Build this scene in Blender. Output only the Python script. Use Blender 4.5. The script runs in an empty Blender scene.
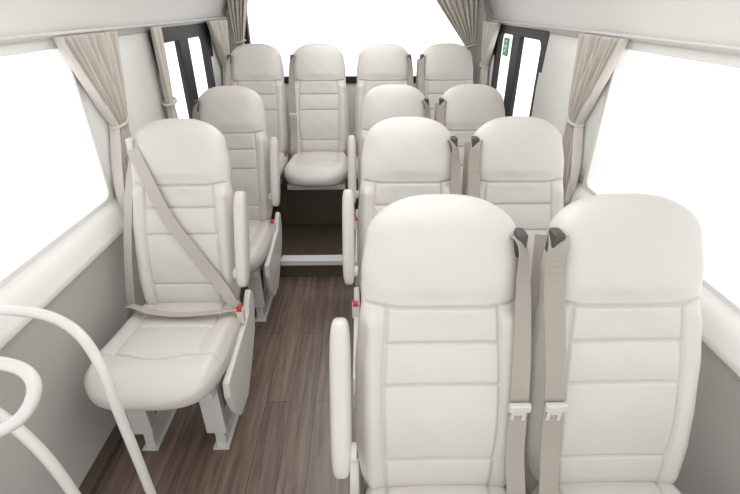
import bpy, bmesh, math
from mathutils import Vector, Matrix
S = bpy.context.scene
S.view_settings.view_transform = 'Standard'
C = S.collection
pi = math.pi

# ---------------------------------------------------------------- materials
def mat(name, col, rough=0.5, metal=0.0, bump=0.0, bscale=200.0, var=0.0, vscale=3.0, sheen=0.0):
    m = bpy.data.materials.new(name); m.use_nodes = True
    nt = m.node_tree; p = nt.nodes['Principled BSDF']
    p.inputs['Base Color'].default_value = (*col, 1)
    p.inputs['Roughness'].default_value = rough
    p.inputs['Metallic'].default_value = metal
    if sheen: p.inputs['Sheen Weight'].default_value = sheen
    tc = nt.nodes.new('ShaderNodeTexCoord')
    n = nt.nodes.new('ShaderNodeTexNoise'); n.inputs['Scale'].default_value = vscale
    nt.links.new(tc.outputs['Object'], n.inputs['Vector'])
    r = nt.nodes.new('ShaderNodeValToRGB')
    r.color_ramp.elements[0].color = (*[c*(1-var) for c in col], 1)
    r.color_ramp.elements[1].color = (*[min(1, c*(1+var)) for c in col], 1)
    nt.links.new(n.outputs['Fac'], r.inputs['Fac'])
    nt.links.new(r.outputs['Color'], p.inputs['Base Color'])
    if bump:
        n2 = nt.nodes.new('ShaderNodeTexNoise'); n2.inputs['Scale'].default_value = bscale
        nt.links.new(tc.outputs['Object'], n2.inputs['Vector'])
        b = nt.nodes.new('ShaderNodeBump'); b.inputs['Strength'].default_value = bump
        b.inputs['Distance'].default_value = 0.002
        nt.links.new(n2.outputs['Fac'], b.inputs['Height'])
        nt.links.new(b.outputs['Normal'], p.inputs['Normal'])
    return m

M_LEATHER = mat('cream_leather', (0.575, 0.55, 0.508), 0.34, bump=0.2, bscale=300, var=0.03, vscale=5)
M_SHELL = mat('cream_plastic', (0.66, 0.645, 0.61), 0.4, var=0.01)
M_BELT = mat('belt_webbing', (0.35, 0.315, 0.275), 0.75, bump=0.4, bscale=500, var=0.03)
M_BELTL = mat('light_belt_webbing', (0.45, 0.42, 0.375), 0.7, bump=0.4, bscale=500, var=0.03)
M_GUIDE = mat('dark_grey_plastic', (0.07, 0.065, 0.06), 0.4, var=0.05)
M_TONGUE = mat('beige_tongue', (0.60, 0.58, 0.55), 0.3, metal=0.1)
M_RED = mat('red_button', (0.65, 0.03, 0.02), 0.4)
M_WALL = mat('cream_wall', (0.80, 0.785, 0.76), 0.5, var=0.01)
M_WALLG = mat('grey_panel', (0.49, 0.475, 0.45), 0.6, var=0.03, bump=0.2, bscale=300)
M_CEIL = mat('ceiling_panel', (0.84, 0.835, 0.82), 0.7)
M_CURT = mat('curtain_cloth', (0.62, 0.575, 0.52), 0.85, var=0.04, bump=0.3, bscale=400, sheen=0.2)
M_BLACK = mat('black_rubber', (0.012, 0.012, 0.014), 0.55)
M_RAIL = mat('white_tube', (0.66, 0.645, 0.615), 0.25)
M_ALU = mat('aluminium', (0.85, 0.85, 0.85), 0.5, metal=0.3)
M_DARK = mat('dark_brown_vinyl', (0.085, 0.064, 0.045), 0.4, var=0.2, vscale=12)
M_GREEN = mat('green_sign', (0.02, 0.35, 0.08), 0.5)
M_WHITE = mat('white_mark', (0.85, 0.85, 0.85), 0.5)
M_STEEL = mat('seat_steel', (0.66, 0.65, 0.63), 0.4, metal=0.1)

# floor planks
M_FLOOR = bpy.data.materials.new('wood_planks'); M_FLOOR.use_nodes = True
nt = M_FLOOR.node_tree; p = nt.nodes['Principled BSDF']
tc = nt.nodes.new('ShaderNodeTexCoord')
mp = nt.nodes.new('ShaderNodeMapping'); mp.inputs['Rotation'].default_value = (0, 0, pi/2)
nt.links.new(tc.outputs['Object'], mp.inputs['Vector'])
br = nt.nodes.new('ShaderNodeTexBrick')
br.inputs['Scale'].default_value = 1.0; br.inputs['Brick Width'].default_value = 0.9
br.inputs['Row Height'].default_value = 0.105; br.inputs['Mortar Size'].default_value = 0.0012
br.inputs['Color1'].default_value = (0.195, 0.138, 0.108, 1); br.inputs['Color2'].default_value = (0.145, 0.103, 0.082, 1)
br.inputs['Mortar'].default_value = (0.035, 0.025, 0.02, 1)
nt.links.new(mp.outputs['Vector'], br.inputs['Vector'])
mp2 = nt.nodes.new('ShaderNodeMapping'); mp2.inputs['Scale'].default_value = (28, 1.8, 1)
nt.links.new(tc.outputs['Object'], mp2.inputs['Vector'])
ns = nt.nodes.new('ShaderNodeTexNoise'); ns.inputs['Scale'].default_value = 1.6; ns.inputs['Detail'].default_value = 8
ns.inputs['Distortion'].default_value = 0.8
nt.links.new(mp2.outputs['Vector'], ns.inputs['Vector'])
rp = nt.nodes.new('ShaderNodeValToRGB')
rp.color_ramp.elements[0].position = 0.3; rp.color_ramp.elements[0].color = (0.5, 0.5, 0.5, 1)
rp.color_ramp.elements[1].position = 0.7; rp.color_ramp.elements[1].color = (1.3, 1.27, 1.25, 1)
nt.links.new(ns.outputs['Fac'], rp.inputs['Fac'])
mx = nt.nodes.new('ShaderNodeMixRGB'); mx.blend_type = 'MULTIPLY'; mx.inputs['Fac'].default_value = 1
nt.links.new(br.outputs['Color'], mx.inputs['Color1']); nt.links.new(rp.outputs['Color'], mx.inputs['Color2'])
nt.links.new(mx.outputs['Color'], p.inputs['Base Color']); p.inputs['Roughness'].default_value = 0.3
p.inputs['Coat Weight'].default_value = 0.45; p.inputs['Coat Roughness'].default_value = 0.2

# thin glass
M_GLASS = bpy.data.materials.new('window_glass'); M_GLASS.use_nodes = True
nt = M_GLASS.node_tree; nt.nodes.clear()
o = nt.nodes.new('ShaderNodeOutputMaterial'); t = nt.nodes.new('ShaderNodeBsdfTransparent')
g = nt.nodes.new('ShaderNodeBsdfGlossy'); g.inputs['Roughness'].default_value = 0.02
ms = nt.nodes.new('ShaderNodeMixShader'); ms.inputs[0].default_value = 0.04
nt.links.new(t.outputs[0], ms.inputs[1]); nt.links.new(g.outputs[0], ms.inputs[2]); nt.links.new(ms.outputs[0], o.inputs[0])

# ---------------------------------------------------------------- helpers
def mkmesh(name, verts, faces, material, smooth=True):
    me = bpy.data.meshes.new(name)
    me.from_pydata([tuple(v) for v in verts], [], faces)
    bm = bmesh.new(); bm.from_mesh(me)
    bmesh.ops.recalc_face_normals(bm, faces=bm.faces)
    bm.to_mesh(me); bm.free()
    if smooth:
        for f in me.polygons: f.use_smooth = True
    me.materials.append(material)
    return me

def mkobj(name, me, parent=None, loc=(0, 0, 0), **props):
    ob = bpy.data.objects.new(name, me); C.objects.link(ob)
    ob.location = loc
    if parent is not None: ob.parent = parent
    for k, v in props.items(): ob[k] = v
    return ob

def structure(name, me, **kw):
    return mkobj(name, me, kind='structure', **kw)

def bevel(ob, w=0.005, seg=3):
    m = ob.modifiers.new('bevel', 'BEVEL'); m.width = w; m.segments = seg; m.limit_method = 'ANGLE'
    return ob

def box_data(x0, x1, y0, y1, z0, z1, verts=None, faces=None):
    v = verts if verts is not None else []; f = faces if faces is not None else []
    b = len(v)
    v += [(x0,y0,z0),(x1,y0,z0),(x1,y1,z0),(x0,y1,z0),(x0,y0,z1),(x1,y0,z1),(x1,y1,z1),(x0,y1,z1)]
    f += [[b+i for i in q] for q in ((0,3,2,1),(4,5,6,7),(0,1,5,4),(1,2,6,5),(2,3,7,6),(3,0,4,7))]
    return v, f

def catmull(pts, n=10):
    P = [Vector(p) for p in pts]; P = [2*P[0]-P[1]] + P + [2*P[-1]-P[-2]]
    out = []
    for i in range(1, len(P)-2):
        for k in range(n):
            t = k/n; a, b, c, d = P[i-1:i+3]
            out.append(0.5*((2*b)+(c-a)*t+(2*a-5*b+4*c-d)*t*t+(3*b-3*c+d-a)*t**3))
    out.append(P[-2]); return out

def tube(name, pts, r, material, n=10, seg=16, closed_caps=True):
    P = catmull(pts, n) if n > 1 else [Vector(p) for p in pts]
    T = [(P[min(i+1, len(P)-1)]-P[max(i-1, 0)]).normalized() for i in range(len(P))]
    up = Vector((0, 0, 1)) if abs(T[0].z) < 0.9 else Vector((0, 1, 0))
    N = (up - T[0]*up.dot(T[0])).normalized()
    V = []; F = []
    for i, c in enumerate(P):
        N = (N - T[i]*N.dot(T[i])).normalized(); B = T[i].cross(N)
        for k in range(seg):
            a = 2*pi*k/seg; V.append(c + r*(math.cos(a)*N+math.sin(a)*B))
    for i in range(len(P)-1):
        for k in range(seg):
            F.append([i*seg+k, i*seg+(k+1) % seg, (i+1)*seg+(k+1) % seg, (i+1)*seg+k])
    F.append(list(range(seg))); F.append([(len(P)-1)*seg+k for k in range(seg)])
    return mkmesh(name, V, F, material)

def strap(name, pts, wdir, width, material, n=8, th=0.0025):
    P = catmull(pts, n)
    if isinstance(wdir, list): W = catmull(wdir, n)
    else: W = [Vector(wdir)]*len(P)
    V = []; F = []
    for i, c in enumerate(P):
        T = (P[min(i+1, len(P)-1)]-P[max(i-1, 0)]).normalized()
        w = W[i]; w = (w - T*w.dot(T)).normalized(); nn = T.cross(w)
        for a, b in ((-1,-1),(1,-1),(1,1),(-1,1)):
            V.append(c + w*a*width/2 + nn*b*th/2)
    for i in range(len(P)-1):
        for k in range(4):
            F.append([i*4+k, i*4+(k+1) % 4, (i+1)*4+(k+1) % 4, (i+1)*4+k])
    F.append([0,1,2,3]); e = (len(P)-1)*4; F.append([e,e+1,e+2,e+3])
    return mkmesh(name, V, F, material, smooth=False)

def interp(knots, s):
    if s <= knots[0][0]: return knots[0][1]
    for (a, x), (b, y) in zip(knots, knots[1:]):
        if s <= b:
            t = (s-a)/(b-a); t = t*t*(3-2*t); return x+(y-x)*t
    return knots[-1][1]
def G(d, w): return math.exp(-(d/w)**2) if abs(d) < 5*w else 0.0
def step(x, a, b):
    t = min(1, max(0, (x-a)/(b-a))); return t*t*(3-2*t)

# ---------------------------------------------------------------- backrest
WB = [(0, .190), (.18, .204), (.45, .203), (.60, .194), (.67, .187), (.76, .187), (.88, .176), (1, .163)]
def b_w(s):
    w = interp(WB, s)
    if s > .85: w *= max(0, 1-((s-.85)/.15)**2.5)**(1/2.5)
    if s < .06: w *= .9+.1*math.sqrt(max(0, 1-((.06-s)/.06)**2))
    return w
def b_t(s):
    t = interp([(0, .05), (.3, .058), (.6, .05), (.8, .055), (1, .05)], s)
    if s > .90: t *= math.sqrt(max(0, 1-((s-.90)/.10)**2.2))
    if s < .05: t *= .55+.45*math.sqrt(max(0, 1-((.05-s)/.05)**2))
    return t
BL = .738
BN = Vector((0, -.951, .308))
SEAMS = (.545, .405, .13)
def b_c(s):
    return Vector((0, .06+.23*s-.012*math.sin(pi*s*1.0)+.0*s, .42+.70*s))
def b_front(x, s):
    w = max(b_w(s), 1e-6); u = max(-1, min(1, x/w)); t = b_t(s)
    d = t*max(0, 1-abs(u)**3.2)**(1/3.2)
    ax = abs(x); xp = .128+.010*math.sin(pi*min(1, s/.64))
    body = 1-step(s, .60, .66); edge = step(1-abs(u), 0, .12)
    d += .018*body*G(ax-.168, .026)*edge
    d -= .006*body*(1-step(ax, .05, .15))
    f = 0.0
    inn = 1-step(ax, xp-.004, xp+.004)
    for q in SEAMS: f += .8*G((s-q)*BL, .0036)*inn
    if s < .665: f += .95*G(ax-xp, .004)*step(s, 0.0, .03)
    hs = .660+.014*step(ax, .10, .18)
    f += G((s-hs)*BL, .004)
    d -= .0085*min(1, f)*edge
    d += .007*step(s, .67, .73)*(1-u*u)*(1-step(s, .85, 1))
    ss = [0]+sorted(SEAMS)+[.660]
    for a, b in zip(ss, ss[1:]):
        if a < s < b: d += .004*math.sin(pi*(s-a)/(b-a))*inn
    d += .0008*math.sin(38*x+9*s)*math.sin(31*s+14*x)*edge
    return d
def b_pt(x, s, off=0.0):
    return b_c(s) + Vector((x, 0, 0)) + BN*(b_front(x, s)+off)

def loft(name, svals, wfun, tfun, frontfun, cfun, nfun, nf, nb, material):
    V = []; F = []
    us = [math.sin(pi/2*(-1+2*i/nf)) * .55 + (-1+2*i/nf)*.45 for i in range(nf+1)]
    ub = [math.sin(pi/2*(1-2*i/nb)) for i in range(1, nb)]
    m = len(us)+len(ub)
    for s in svals:
        w = wfun(s); t = tfun(s); c = cfun(s); n = nfun(s)
        for u in us: V.append(c+Vector((w*u, 0, 0))+n*(frontfun(w*u, s) if abs(u) < 1 else 0))
        for u in ub: V.append(c+Vector((w*u, 0, 0))-n*(t*max(0, 1-abs(u)**3)**(1/3)))
    for i in range(len(svals)-1):
        for k in range(m):
            F.append([i*m+k, i*m+(k+1) % m, (i+1)*m+(k+1) % m, (i+1)*m+k])
    F.append(list(range(m)))
    F.append([(len(svals)-1)*m+k for k in range(m)])
    me = mkmesh(name, V, F, material)
    return me
sv = [i/230*.9 for i in range(231)] + [.9+.0998*math.sin(pi/2*i/24) for i in range(1, 25)]
ME_BACK = loft('backrest', sv, b_w, b_t, b_front, b_c, lambda s: BN, 110, 20, M_LEATHER)

# ---------------------------------------------------------------- cushion
def make_cushion(HW):
    Lc = .545
    def w(s):
        v = HW*interp([(0, .86), (.3, .98), (.6, 1.0), (1, .94)], s)
        if s > .72: v *= max(0, 1-((s-.72)/.28)**2.8)**(1/2.8)
        return v
    def t(s):
        v = interp([(0, .05), (.5, .060), (.8, .062), (1, .052)], s)
        if s > .84: v *= math.sqrt(max(0, 1-((s-.84)/.16)**2.4))
        if s < .06: v *= math.sqrt(max(0.04, 1-((.06-s)/.06)**2))
        return v
    def front(x, s):
        ww = max(w(s), 1e-6); u = max(-1, min(1, x/ww)); ax = abs(x)
        d = t(s)*max(0, 1-abs(u)**3.2)**(1/3.2); edge = step(1-abs(u), 0, .12)
        xp = .62*HW; 
        d += .014*G(ax-.83*HW, .03)*edge*(1-step(s, .7, .95))
        inn = 1-step(ax, xp-.004, xp+.004)
        sf = .70+.05*(1-step(ax, 0, xp))
        f = .9*G(ax-xp, .004)*(1-step(s, .70, .72))
        f += G((s-sf)*Lc, .004)
        f += .7*G((s-.40)*Lc, .004)*inn
        d -= .0085*min(1, f)*edge
        if s < .40: d += .003*math.sin(pi*s/.40)*inn
        elif s < .70: d += .003*math.sin(pi*(s-.40)/.30)*inn
        d += .0008*math.sin(38*x+9*s)*math.sin(31*s+14*x)*edge
        return d
    def c(s):
        return Vector((0, .08-Lc*s, .395+.018*step(s, .3, .8)-.014*step(s, .8, 1)))
    sv = [i/170*.84 for i in range(171)] + [.84+.1599*math.sin(pi/2*i/30) for i in range(1, 31)]
    return loft('seat_cushion', sv, w, t, front, c, lambda s: Vector((0, 0, 1)), 100, 20, M_LEATHER)
ME_CUSH = make_cushion(.206); ME_CUSHW = make_cushion(.226)

# ---------------------------------------------------------------- armrest (folded upright)
def make_armrest():
    V = []; F = []; n = 28; m = 28
    a = Vector((0, -.005, .54)); b = Vector((0, .145, .878))
    ax = (b-a).normalized(); nn = Vector((0, -ax.z, ax.y)); L = (b-a).length
    for i in range(n+1):
        q = -math.cos(pi*i/n); s = (q+1)/2
        k = max(0, 1-abs(q)**5)**(1/5) if 0 < i < n else 0.02
        hx = .024*k; hy = (.036 + .006*math.sin(pi*s))*k
        c = a+ax*L*s
        for j in range(m):
            th = 2*pi*j/m; cs, sn = math.cos(th), math.sin(th)
            V.append(c+Vector((1, 0, 0))*hx*math.copysign(abs(cs)**.6, cs)+nn*hy*math.copysign(abs(sn)**.6, sn))
    for i in range(n):
        for j in range(m):
            F.append([i*m+j, i*m+(j+1) % m, (i+1)*m+(j+1) % m, (i+1)*m+j])
    F.append(list(range(m))); F.append([n*m+j for j in range(m)])
    return mkmesh('armrest', V, F, M_LEATHER)
ME_ARM = make_armrest()
ME_PIVOT = tube('armrest_pivot', [(-.02, .02, .585), (.02, .02, .585)], .022, M_SHELL, n=1)

def extrude_x(name, poly, x0, x1, material):
    n = len(poly)
    V = [(x0, y, z) for y, z in poly]+[(x1, y, z) for y, z in poly]
    F = [list(range(n)), list(range(n, 2*n))]+[[i, (i+1) % n, n+(i+1) % n, n+i] for i in range(n)]
    return mkmesh(name, V, F, material, smooth=False)
ME_COVER = extrude_x('side_cover', [(-.33,.36),(-.34,.30),(-.31,.20),(-.27,.13),(-.16,.12),(-.04,.20),(.06,.28),(.10,.36),(.11,.44),(.08,.47),(.04,.45),(.0,.40)], -.012, .012, M_SHELL)
def make_leg():
    outer = [(-.32,.335),(-.30,.12),(-.31,0),(-.02,0),(.04,.335)]
    inner = [(-.25,.27),(-.25,.12),(-.26,.06),(-.08,.06),(-.05,.27)]
    n = 5; V = []; F = []
    for x in (-.018, .018):
        V += [(x, y, z) for y, z in outer]; V += [(x, y, z) for y, z in inner]
    for i in range(n):
        j = (i+1) % n
        F.append([i, j, n+j, n+i]); F.append([2*n+i, 2*n+j, 3*n+j, 3*n+i])
        F.append([i, j, 2*n+j, 2*n+i]); F.append([n+i, n+j, 3*n+j, 3*n+i])
    box_data(-.030, .030, -.322, .0, 0, .01, V, F)
    box_data(-.036, .036, -.325, -.313, .10, .33, V, F)
    return mkmesh('seat_leg', V, F, M_STEEL, smooth=False)
ME_LEG = make_leg()
v, f = box_data(-.185, .185, -.37, .06, .315, .35)
box_data(-.17, .17, -.30, -.27, .285, .32, v, f)
ME_PAN = mkmesh('seat_frame', v, f, M_STEEL, smooth=False)
v, f = box_data(-.185, .185, .055, .085, .33, .47)
ME_BRK = mkmesh('recline_bracket', v, f, M_SHELL, smooth=False)

def rbox(name, hx, hy, hz, material):
    v, f = box_data(-hx, hx, -hy, hy, -hz, hz); return mkmesh(name, v, f, material, smooth=False)
ME_GUIDE = rbox('belt_guide', .013, .020, .030, M_GUIDE)
ME_GUIDEL = rbox('belt_guide', .010, .014, .022, M_SHELL)
ME_TONGUE = rbox('belt_tongue', .025, .007, .011, M_TONGUE)
v, f = box_data(-.017, -.009, -.002, .002, -.044, -.009)
box_data(.009, .017, -.002, .002, -.044, -.009, v, f); box_data(-.017, .017, -.002, .002, -.052, -.042, v, f)
box_data(-.009, .009, -.003, .003, -.022, -.009, v, f)
ME_BLADE = mkmesh('tongue_blade', v, f, M_TONGUE, smooth=False)
ME_BUCKLE = rbox('belt_buckle', .014, .012, .035, M_SHELL)
ME_BTN = rbox('release_button', .010, .010, .008, M_RED)

def hang(sg):
    g0 = b_pt(sg*.160, .86, .010)
    pts = [b_pt(sg*.150, .875, .0)+Vector((0, .05, .0)), g0+Vector((sg*.012,-.002,0)), b_pt(sg*.178, .74, .018)+Vector((0, -.006, 0)),
           b_pt(sg*.174, .45, .018)+Vector((0, -.004, 0)), b_pt(sg*.172, .2, .02), Vector((sg*.176, -.03, .47)), Vector((sg*.183, -.01, .40))]
    wd = [Vector((.3, 1*sg, 0)), Vector((.5, .8*sg, 0)), Vector((.8, .5*sg, 0)), Vector((1, .1*sg, 0)), Vector((1, 0, 0)), Vector((1, 0, 0)), Vector((1, 0, 0))]
    a = strap('seat_belt', pts, wd, .044, M_BELT)
    tp = b_pt(sg*.172, .355, .030)
    g = b_pt(sg*.172, .855, .004)
    return a, tp, g
HANG = {1: hang(1), -1: hang(-1)}
def hang_back(sg):
    pts = [b_pt(sg*.172, .86, -.02)+Vector((sg*.01, .02, 0)), Vector((sg*.190, .20, .85)), Vector((sg*.192, .10, .6)), Vector((sg*.190, .03, .40))]
    return strap('belt_return', pts, Vector((1, .9*sg, 0)), .038, M_BELT)
HB = {1: hang_back(1), -1: hang_back(-1)}
ME_RET = strap('belt_return', [b_pt(-.172, .86, -.02), Vector((-.205, .17, .85)), Vector((-.222, .06, .6)), Vector((-.230, -.0, .38)), Vector((-.232, -.0, .20))], Vector((1, -.4, 0)), .040, M_BELTL)
d0 = b_pt(-.165, .86, .008)
dp = [b_pt(-.150, .875, 0)+Vector((0, .045, 0)), d0, b_pt(-.115, .72, .010), b_pt(-.045, .5, .013), b_pt(.04, .33, .014), b_pt(.13, .15, .02), Vector((.212, -.055, .48))]
ME_DIAG = strap('seat_belt', dp, [Vector((1, 0, .2)), Vector((1, 0, .3)), Vector((1, 0, .45)), Vector((1, 0, .5)), Vector((1, 0, .5)), Vector((1, 0, .6)), Vector((.5, -.3, .8))], .048, M_BELTL)
lp = [Vector((-.232, .0, .38)), Vector((-.212, -.03, .472)), Vector((-.10, -.075, .476)), Vector((.0, -.085, .470)), Vector((.10, -.085, .476)), Vector((.212, -.055, .47))]
ME_LAP = strap('lap_belt', lp, [Vector((0, -.5, .8)), Vector((0, -1, .5)), Vector((0, -1, .3)), Vector((0, -1, .3)), Vector((0, -1, .3)), Vector((0, -1, .5))], .044, M_BELTL)

def build_seat(loc, arm=0, belt=1, worn=False, wide=False, legs=True, label='', group='cream leather passenger seats'):
    e = bpy.data.objects.new('passenger_seat', None); C.objects.link(e)
    e.location = loc; e.empty_display_size = .1
    e['label'] = label; e['category'] = 'seat'; e['group'] = group
    mkobj('backrest', ME_BACK, e)
    mkobj('seat_cushion', ME_CUSHW if wide else ME_CUSH, e)
    bevel(mkobj('seat_frame', ME_PAN, e), .004)
    bevel(mkobj('recline_bracket', ME_BRK, e), .004)
    if legs:
        for sx in ((-.12, .15) if wide else (-.13, .13)): bevel(mkobj('seat_leg', ME_LEG, e, (sx, 0, 0), label='painted steel seat leg bracket'), .002)
    hw = .222 if wide else .206
    if arm:
        ar = mkobj('armrest', ME_ARM, e, (arm*.236, 0, 0), label='padded armrest folded upright')
        mkobj('armrest_pivot', ME_PIVOT, ar, (-arm*.015, 0, 0))
        bevel(mkobj('side_cover', ME_COVER, e, (arm*(hw+.002), 0, 0)), .006)
    if worn:
        b = mkobj('seat_belt', ME_DIAG, e, label='beige webbing fastened across the backrest')
        mkobj('lap_belt', ME_LAP, b)
        mkobj('belt_return', ME_RET, b)
        bevel(mkobj('belt_guide', ME_GUIDEL, e, d0+Vector((-.004, .0, .008))), .006)
        bk = bevel(mkobj('belt_buckle', ME_BUCKLE, e, (.222, -.05, .437)), .004)
        mkobj('release_button', ME_BTN, bk, (0, -.004, .034))
    else:
        m, tp, g = HANG[belt]
        b = mkobj('seat_belt', m, e, label='beige belt webbing hanging unfastened')
        mkobj('belt_return', HB[belt], b)
        tg = bevel(mkobj('belt_tongue', ME_TONGUE, b, tp), .004)
        mkobj('tongue_blade', ME_BLADE, tg)
        gd = bevel(mkobj('belt_guide', ME_GUIDE, e, g), .006)
        bk = bevel(mkobj('belt_buckle', ME_BUCKLE, e, (-belt*(.212 if arm else .185), -.02, .425 if arm else .40)), .004)
        mkobj('release_button', ME_BTN, bk, (0, -.004, .034))
    return e

L1, L2 = -.70, -.705
XA, XB = .183, .61
build_seat((L1, 1.44, 0), arm=1, worn=True, wide=True, label='cream leather single seat with seat belt fastened across, upright armrest')
build_seat((L2, 2.22, 0), arm=1, belt=-1, wide=True, label='cream leather single seat by the step, armrest folded upright')
for i, y in enumerate((.65, 1.45, 2.25)):
    build_seat((XA, y, 0), arm=-1, belt=1, label='cream leather aisle seat with upright armrest and hanging belt')
    build_seat((XB, y, 0), arm=0, belt=-1, label='cream leather window-side seat beside an aisle seat, hanging belt')
for x, b in ((-.715, -1), (-.29, -1), (.16, 1), (.59, -1)):
    build_seat((x, 3.02, .15), arm=0, belt=b, legs=False, label='cream leather bench-row seat on the raised dark rear platform', group='rear row of four seats')

# ---------------------------------------------------------------- room shell
YF, YR = -.6, 3.85
def build_wall(name, sg, xw, zs, zt, openings):
    V = []; F = []
    def quadstrip(prof, y0, y1):
        b = len(V)
        for x, z in prof: V.append((sg*x, y0, z)); V.append((sg*x, y1, z))
        for i in range(len(prof)-1): F.append([b+2*i, b+2*i+1, b+2*i+3, b+2*i+2])
    low = [(xw-.055, .68), (xw-.045, .70), (xw-.04, .735), (xw-.03, .755), (xw, zs)]
    quadstrip(low, YF, YR)
    up = [(xw, zt), (xw-.012, zt+.03), (xw-.015, zt+.08), (xw-.05, zt+.17), (xw-.12, zt+.30), (xw-.28, 1.84), (xw-.30, 1.86)]
    quadstrip(up, YF, YR)
    y = YF
    for a, b in openings+[(YR, None)]:
        quadstrip([(xw, zs), (xw-.006, zs+.1), (xw-.008, (zs+zt)/2), (xw-.004, zt-.1), (xw, zt)], y, a)
        y = b
    me = mkmesh(name, V, F, M_WALL)
    ob = structure(name, me)
    so = ob.modifiers.new('solid', 'SOLIDIFY'); so.thickness = .012; so.offset = -1
    return ob
XL, XR = 1.045, 1.005
ZS, ZT = .80, 1.385
wl = build_wall('wall_left', -1, XL, ZS, ZT, [(-.2, 1.715), (2.46, 3.30)])
wr = build_wall('wall_right', 1, XR, ZS-.01, ZT-.015, [(-.2, 1.835), (2.58, 3.5)])
for sg, xw, nm in ((-1, XL, 'trim_1'), (1, XR, 'trim_2')):
    prof = [(xw-.06, 0), (xw-.05, .05), (xw-.035, .20), (xw-.03, .45), (xw-.04, .64), (xw-.055, .685)]
    V = []; F = []
    for x, z in prof: V.append((sg*x, YF, z)); V.append((sg*x, YR, z))
    for i in range(len(prof)-1): F.append([2*i, 2*i+1, 2*i+3, 2*i+2])
    structure(nm, mkmesh(nm, V, F, M_WALLG))
for sg, xw, nm in ((-1, XL, 'baseboard_left'), (1, XR, 'baseboard_right')):
    xs = sorted((sg*(xw-.10), sg*(xw-.05)))
    v, f = box_data(xs[0], xs[1], YF, 2.34, 0, .035)
    bevel(structure(nm, mkmesh(nm, v, f, M_DARK, smooth=False)), .01)

v, f = box_data(-XL, XR, YF, 2.36, -.05, 0)
structure('floor', mkmesh('floor', v, f, M_FLOOR, smooth=False))
v, f = box_data(-1.1, 1.1, YF, YR+.05, 1.86, 1.9)
structure('ceiling', mkmesh('ceiling', v, f, M_CEIL, smooth=False))
v, f = box_data(-XL+.05, XR-.05, 2.345, YR, -.05, .12)
bevel(structure('trim_3', mkmesh('trim_3', v, f, M_DARK, smooth=False)), .006)
v, f = box_data(-XL+.06, XR-.06, 2.84, 3.45, .12, .463)
bevel(mkobj('rear_seat_box', mkmesh('rear_seat_box', v, f, M_DARK, smooth=False), label='dark brown box carrying the rear row of seats', category='platform'), .01)
v, f = box_data(-.50, .0, 2.328, 2.40, .095, .127)
for k in range(4): box_data(-.50, .0, 2.338+k*.016, 2.344+k*.016, .127, .131, v, f)
structure('trim_4', mkmesh('trim_4', v, f, M_ALU, smooth=False))

V = []; F = []
xo0, xo1, zo0, zo1 = -.90, .88, .96, 1.66
box_data(-1.1, 1.1, YR, YR+.03, -.05, zo0, V, F); box_data(-1.1, 1.1, YR, YR+.03, zo1, 1.9, V, F)
box_data(-1.1, xo0, YR, YR+.03, zo0, zo1, V, F); box_data(xo1, 1.1, YR, YR+.03, zo0, zo1, V, F)
structure('wall_back', mkmesh('wall_back', V, F, M_WALL, smooth=False))

def rrect(a0, a1, b0, b1, r, n=8):
    pts = []
    for cx, cy, st in ((a1-r, b1-r, 0), (a0+r, b1-r, 1), (a0+r, b0+r, 2), (a1-r, b0+r, 3)):
        for k in range(n+1):
            t = pi/2*(st+k/n); pts.append((cx+r*math.cos(t), cy+r*math.sin(t)))
    return pts
def ring(name, a0, a1, b0, b1, border, r, d0, d1, axis, material):
    o = rrect(a0-border*.5, a1+border*.5, b0-border*.5, b1+border*.5, .02); i = rrect(a0+border*.5, a1-border*.5, b0+border*.5, b1-border*.5, r)
    n = len(o); V = []
    def P(a, b, d): return (d, a, b) if axis == 'x' else (a, d, b)
    for d in (d0, d1):
        V += [P(a, b, d) for a, b in o]; V += [P(a, b, d) for a, b in i]
    F = []
    for k in range(n):
        j = (k+1) % n
        F += [[k, j, n+j, n+k], [2*n+k, 2*n+j, 3*n+j, 3*n+k], [k, j, 2*n+j, 2*n+k], [n+k, n+j, 3*n+j, 3*n+k]]
    return mkmesh(name, V, F, material, smooth=False)
def window(idx, sg, xw, y0, y1, z0, z1, border, r, material, divider=None):
    a, b = sorted((sg*(xw-.018), sg*(xw+.02)))
    w = structure(f'window_{idx}', ring('window_frame', y0, y1, z0, z1, border, r, a, b, 'x', material))
    bevel(w, .004)
    gx = sg*(xw+.015)
    me = mkmesh('window_pane', [(gx, y0, z0), (gx, y1, z0), (gx, y1, z1), (gx, y0, z1)], [[0,1,2,3]], M_GLASS, smooth=False)
    mkobj('window_pane', me, w)
    if divider:
        v, f = box_data(a+.004, b-.004, divider[0], divider[1], z0, z1)
        bevel(mkobj('window_divider', mkmesh('window_divider', v, f, M_BLACK, smooth=False), w), .004)
    return w
window(1, -1, XL, -.2, 1.71, ZS, ZT, .03, .035, M_WALL)
window(2, -1, XL, 2.46, 3.30, ZS, ZT, .12, .05, M_BLACK, (2.78, 2.93))
window(3, 1, XR, -.2, 1.83, ZS-.01, ZT-.015, .03, .035, M_WALL)
w4 = window(4, 1, XR, 2.58, 3.5, ZS-.01, ZT-.015, .08, .05, M_BLACK, (3.0, 3.15))
w5 = structure('window_5', ring('window_frame', xo0, xo1, zo0, zo1, .05, .08, YR-.015, YR+.035, 'y', M_BLACK))
me = mkmesh('window_pane', [(xo0, YR+.02, zo0), (xo1, YR+.02, zo0), (xo1, YR+.02, zo1), (xo0, YR+.02, zo1)], [[0,1,2,3]], M_GLASS, smooth=False)
mkobj('window_pane', me, w5)

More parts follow.
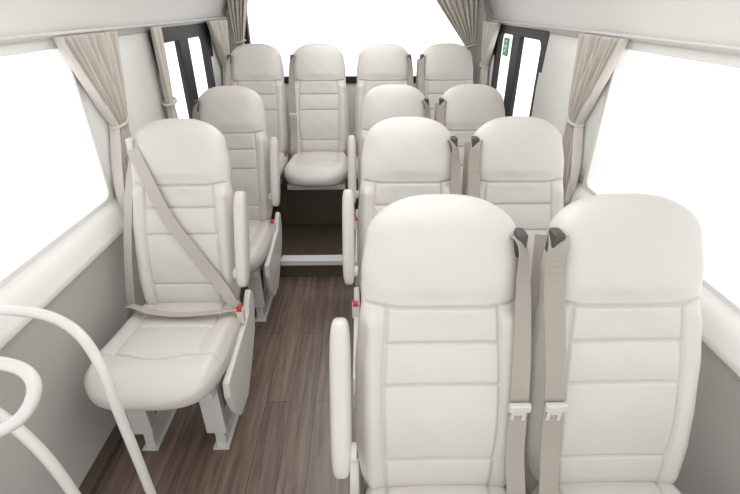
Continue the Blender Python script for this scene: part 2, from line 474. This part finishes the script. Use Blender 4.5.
sx = XR-.03
st = mkobj('exit_sticker', mkmesh('exit_sticker', *box_data(sx-.001, sx+.004, 3.16, 3.27, 1.20, 1.31), M_GREEN, smooth=False), label='small green emergency exit sticker on dark window', category='sign')
V = []; F = []
box_data(sx-.003, sx-.001, 3.20, 3.215, 1.235, 1.275, V, F); box_data(sx-.003, sx-.001, 3.20, 3.22, 1.282, 1.295, V, F)
box_data(sx-.003, sx-.001, 3.18, 3.25, 1.255, 1.263, V, F); box_data(sx-.003, sx-.001, 3.21, 3.24, 1.225, 1.235, V, F)
mkobj('sticker_symbol', mkmesh('sticker_symbol', V, F, M_WHITE, smooth=False), st)

# ---------------------------------------------------------------- curtains
def curtain(top, tie, bot, z, depth, axis, sg, pleats=6, amp=.022, label=''):
    R, N = 60, 16*pleats; V = []; F = []
    for i in range(R+1):
        q = i/R; zz = z[0]+(z[2]-z[0])*q
        if zz > z[1]:
            f = (z[0]-zz)/(z[0]-z[1]); e = f**1.1
            a = top[0]+(tie[0]-top[0])*e; b = top[1]+(tie[1]-top[1])*e
        else:
            f = (z[1]-zz)/(z[1]-z[2]); e = math.sin(pi/2*f)
            a = tie[0]+(bot[0]-tie[0])*e; b = tie[1]+(bot[1]-tie[1])*e
        wloc = abs(b-a); am = amp*(.55+.45*min(1, wloc/.15)); 
        for k in range(N+1):
            u = k/N; uu = u+.03*math.sin(5*u+3*q)
            d = am*math.sin(2*pi*pleats*uu)+.3*am*math.sin(2*pi*pleats*2.3*u+4*q)
            s = a+(b-a)*u
            V.append((depth-sg*(d+.0), s, zz) if axis == 'x' else (s, depth-d, zz))
    for i in range(R):
        for k in range(N):
            F.append([i*(N+1)+k, i*(N+1)+k+1, (i+1)*(N+1)+k+1, (i+1)*(N+1)+k])
    ob = mkobj('curtain', mkmesh('curtain', V, F, M_CURT), label=label, category='curtain', group='tied-back beige curtains')
    so = ob.modifiers.new('s', 'SOLIDIFY'); so.thickness = .002
    c = (tie[0]+tie[1])/2; hw = abs(tie[1]-tie[0])/2+.008
    pts = []
    for k in range(25):
        t = 2*pi*k/24
        if axis == 'x': pts.append((depth+.03*math.cos(t), c+hw*math.sin(t), z[1]+.012*math.sin(t)))
        else: pts.append((c+hw*math.sin(t), depth+.03*math.cos(t), z[1]+.012*math.sin(t)))
    mkobj('curtain_tieback', tube('curtain_tieback', pts, .007, M_CURT, n=1, seg=8), ob)
    return ob
curtain((1.59, 1.98), (1.80, 1.88), (1.69, 1.85), (1.41, 1.08, .68), -XL+.055, 'x', -1, 8, label='beige pleated curtain tied back beside the large side window')
curtain((1.71, 2.06), (1.92, 2.0), (1.84, 2.02), (1.395, 1.05, .70), XR-.055, 'x', 1, 8, label='beige pleated curtain tied back on the pillar')
curtain((3.22, 3.62), (3.46, 3.53), (3.36, 3.55), (1.41, 1.10, .74), -XL+.06, 'x', -1, 7, label='beige curtain gathered by the dark-framed sliding window')
curtain((3.34, 3.70), (3.56, 3.62), (3.50, 3.66), (1.395, 1.10, .74), XR-.06, 'x', 1, 7, label='beige curtain gathered by the dark-framed sliding window')
curtain((2.36, 2.46), (2.36, 2.42), (2.34, 2.45), (1.41, 1.06, .72), -XL+.05, 'x', -1, 4, .015, label='narrow beige curtain bunch on the pillar')
curtain((-.99, -.80), (-.97, -.90), (-.98, -.88), (1.75, 1.25, .80), YR-.07, 'y', 1, 5, label='beige curtain hanging at the rear window corner')
curtain((.42, .90), (.82, .90), (.80, .92), (1.75, 1.22, .80), YR-.07, 'y', 1, 8, label='beige curtain swept aside at the rear window')

mkobj('curtain_rail', tube('curtain_rail', [(-XL+.05, -.3, 1.418), (-XL+.05, 3.7, 1.418)], .007, M_STEEL, n=1), label='slim light curtain rail above the side windows', category='curtain rail', group='curtain rails')
mkobj('curtain_rail', tube('curtain_rail', [(XR-.05, -.3, 1.403), (XR-.05, 3.7, 1.403)], .007, M_STEEL, n=1), label='slim light curtain rail above the side windows', category='curtain rail', group='curtain rails')

# ---------------------------------------------------------------- grab rails
mkobj('grab_rail', tube('grab_rail', [(-1.0, .90, .84), (-.88, .895, .84), (-.77, .88, .83), (-.69, .85, .795), (-.645, .82, .71), (-.635, .805, .60), (-.63, .80, .40), (-.63, .80, .2), (-.63, .80, 0)], .013, M_RAIL), label='bent pale tubular grab rail standing on the floor', category='grab rail')
mkobj('grab_rail', tube('grab_rail', [(-.95, .66, .885), (-.80, .65, .90), (-.70, .645, .90), (-.645, .635, .885), (-.628, .615, .855), (-.65, .59, .815), (-.71, .575, .785), (-.80, .57, .765), (-.95, .57, .74)], .0125, M_RAIL), label='short looped pale tubular grab handle', category='grab rail')
mkobj('grab_rail', tube('grab_rail', [(-.98, .75, .74), (-.86, .72, .70), (-.78, .70, .60), (-.74, .69, .45), (-.73, .69, .2), (-.73, .69, 0)], .013, M_RAIL), label='low curved pale tubular rail reaching the floor', category='grab rail')

# ---------------------------------------------------------------- lights
W = bpy.data.worlds.new('World'); S.world = W; W.use_nodes = True
W.node_tree.nodes['Background'].inputs[0].default_value = (.99, .994, 1, 1)
W.node_tree.nodes['Background'].inputs[1].default_value = 1.7
def area(name, loc, rot, sx, sy, e):
    l = bpy.data.lights.new(name, 'AREA'); l.shape = 'RECTANGLE'; l.size = sx; l.size_y = sy; l.energy = e
    o = bpy.data.objects.new(name, l); C.objects.link(o); o.location = loc; o.rotation_euler = rot
    o['label'] = 'added long fill light under the unseen ceiling'; o['category'] = 'light'
area('cabin_fill_light', (0, 1.9, 1.84), (0, 0, 0), .9, 3.2, 22)  # added fill light that brightens the cabin, not a visible lamp

cam = bpy.data.cameras.new('camera'); co = bpy.data.objects.new('camera', cam); C.objects.link(co)
cam.sensor_width = 36; cam.lens = 21.4; cam.clip_start = .02
co.location = (0, 0, 1.5); co.rotation_euler = (math.radians(90-28.8), 0, math.radians(-1.14))
S.camera = co
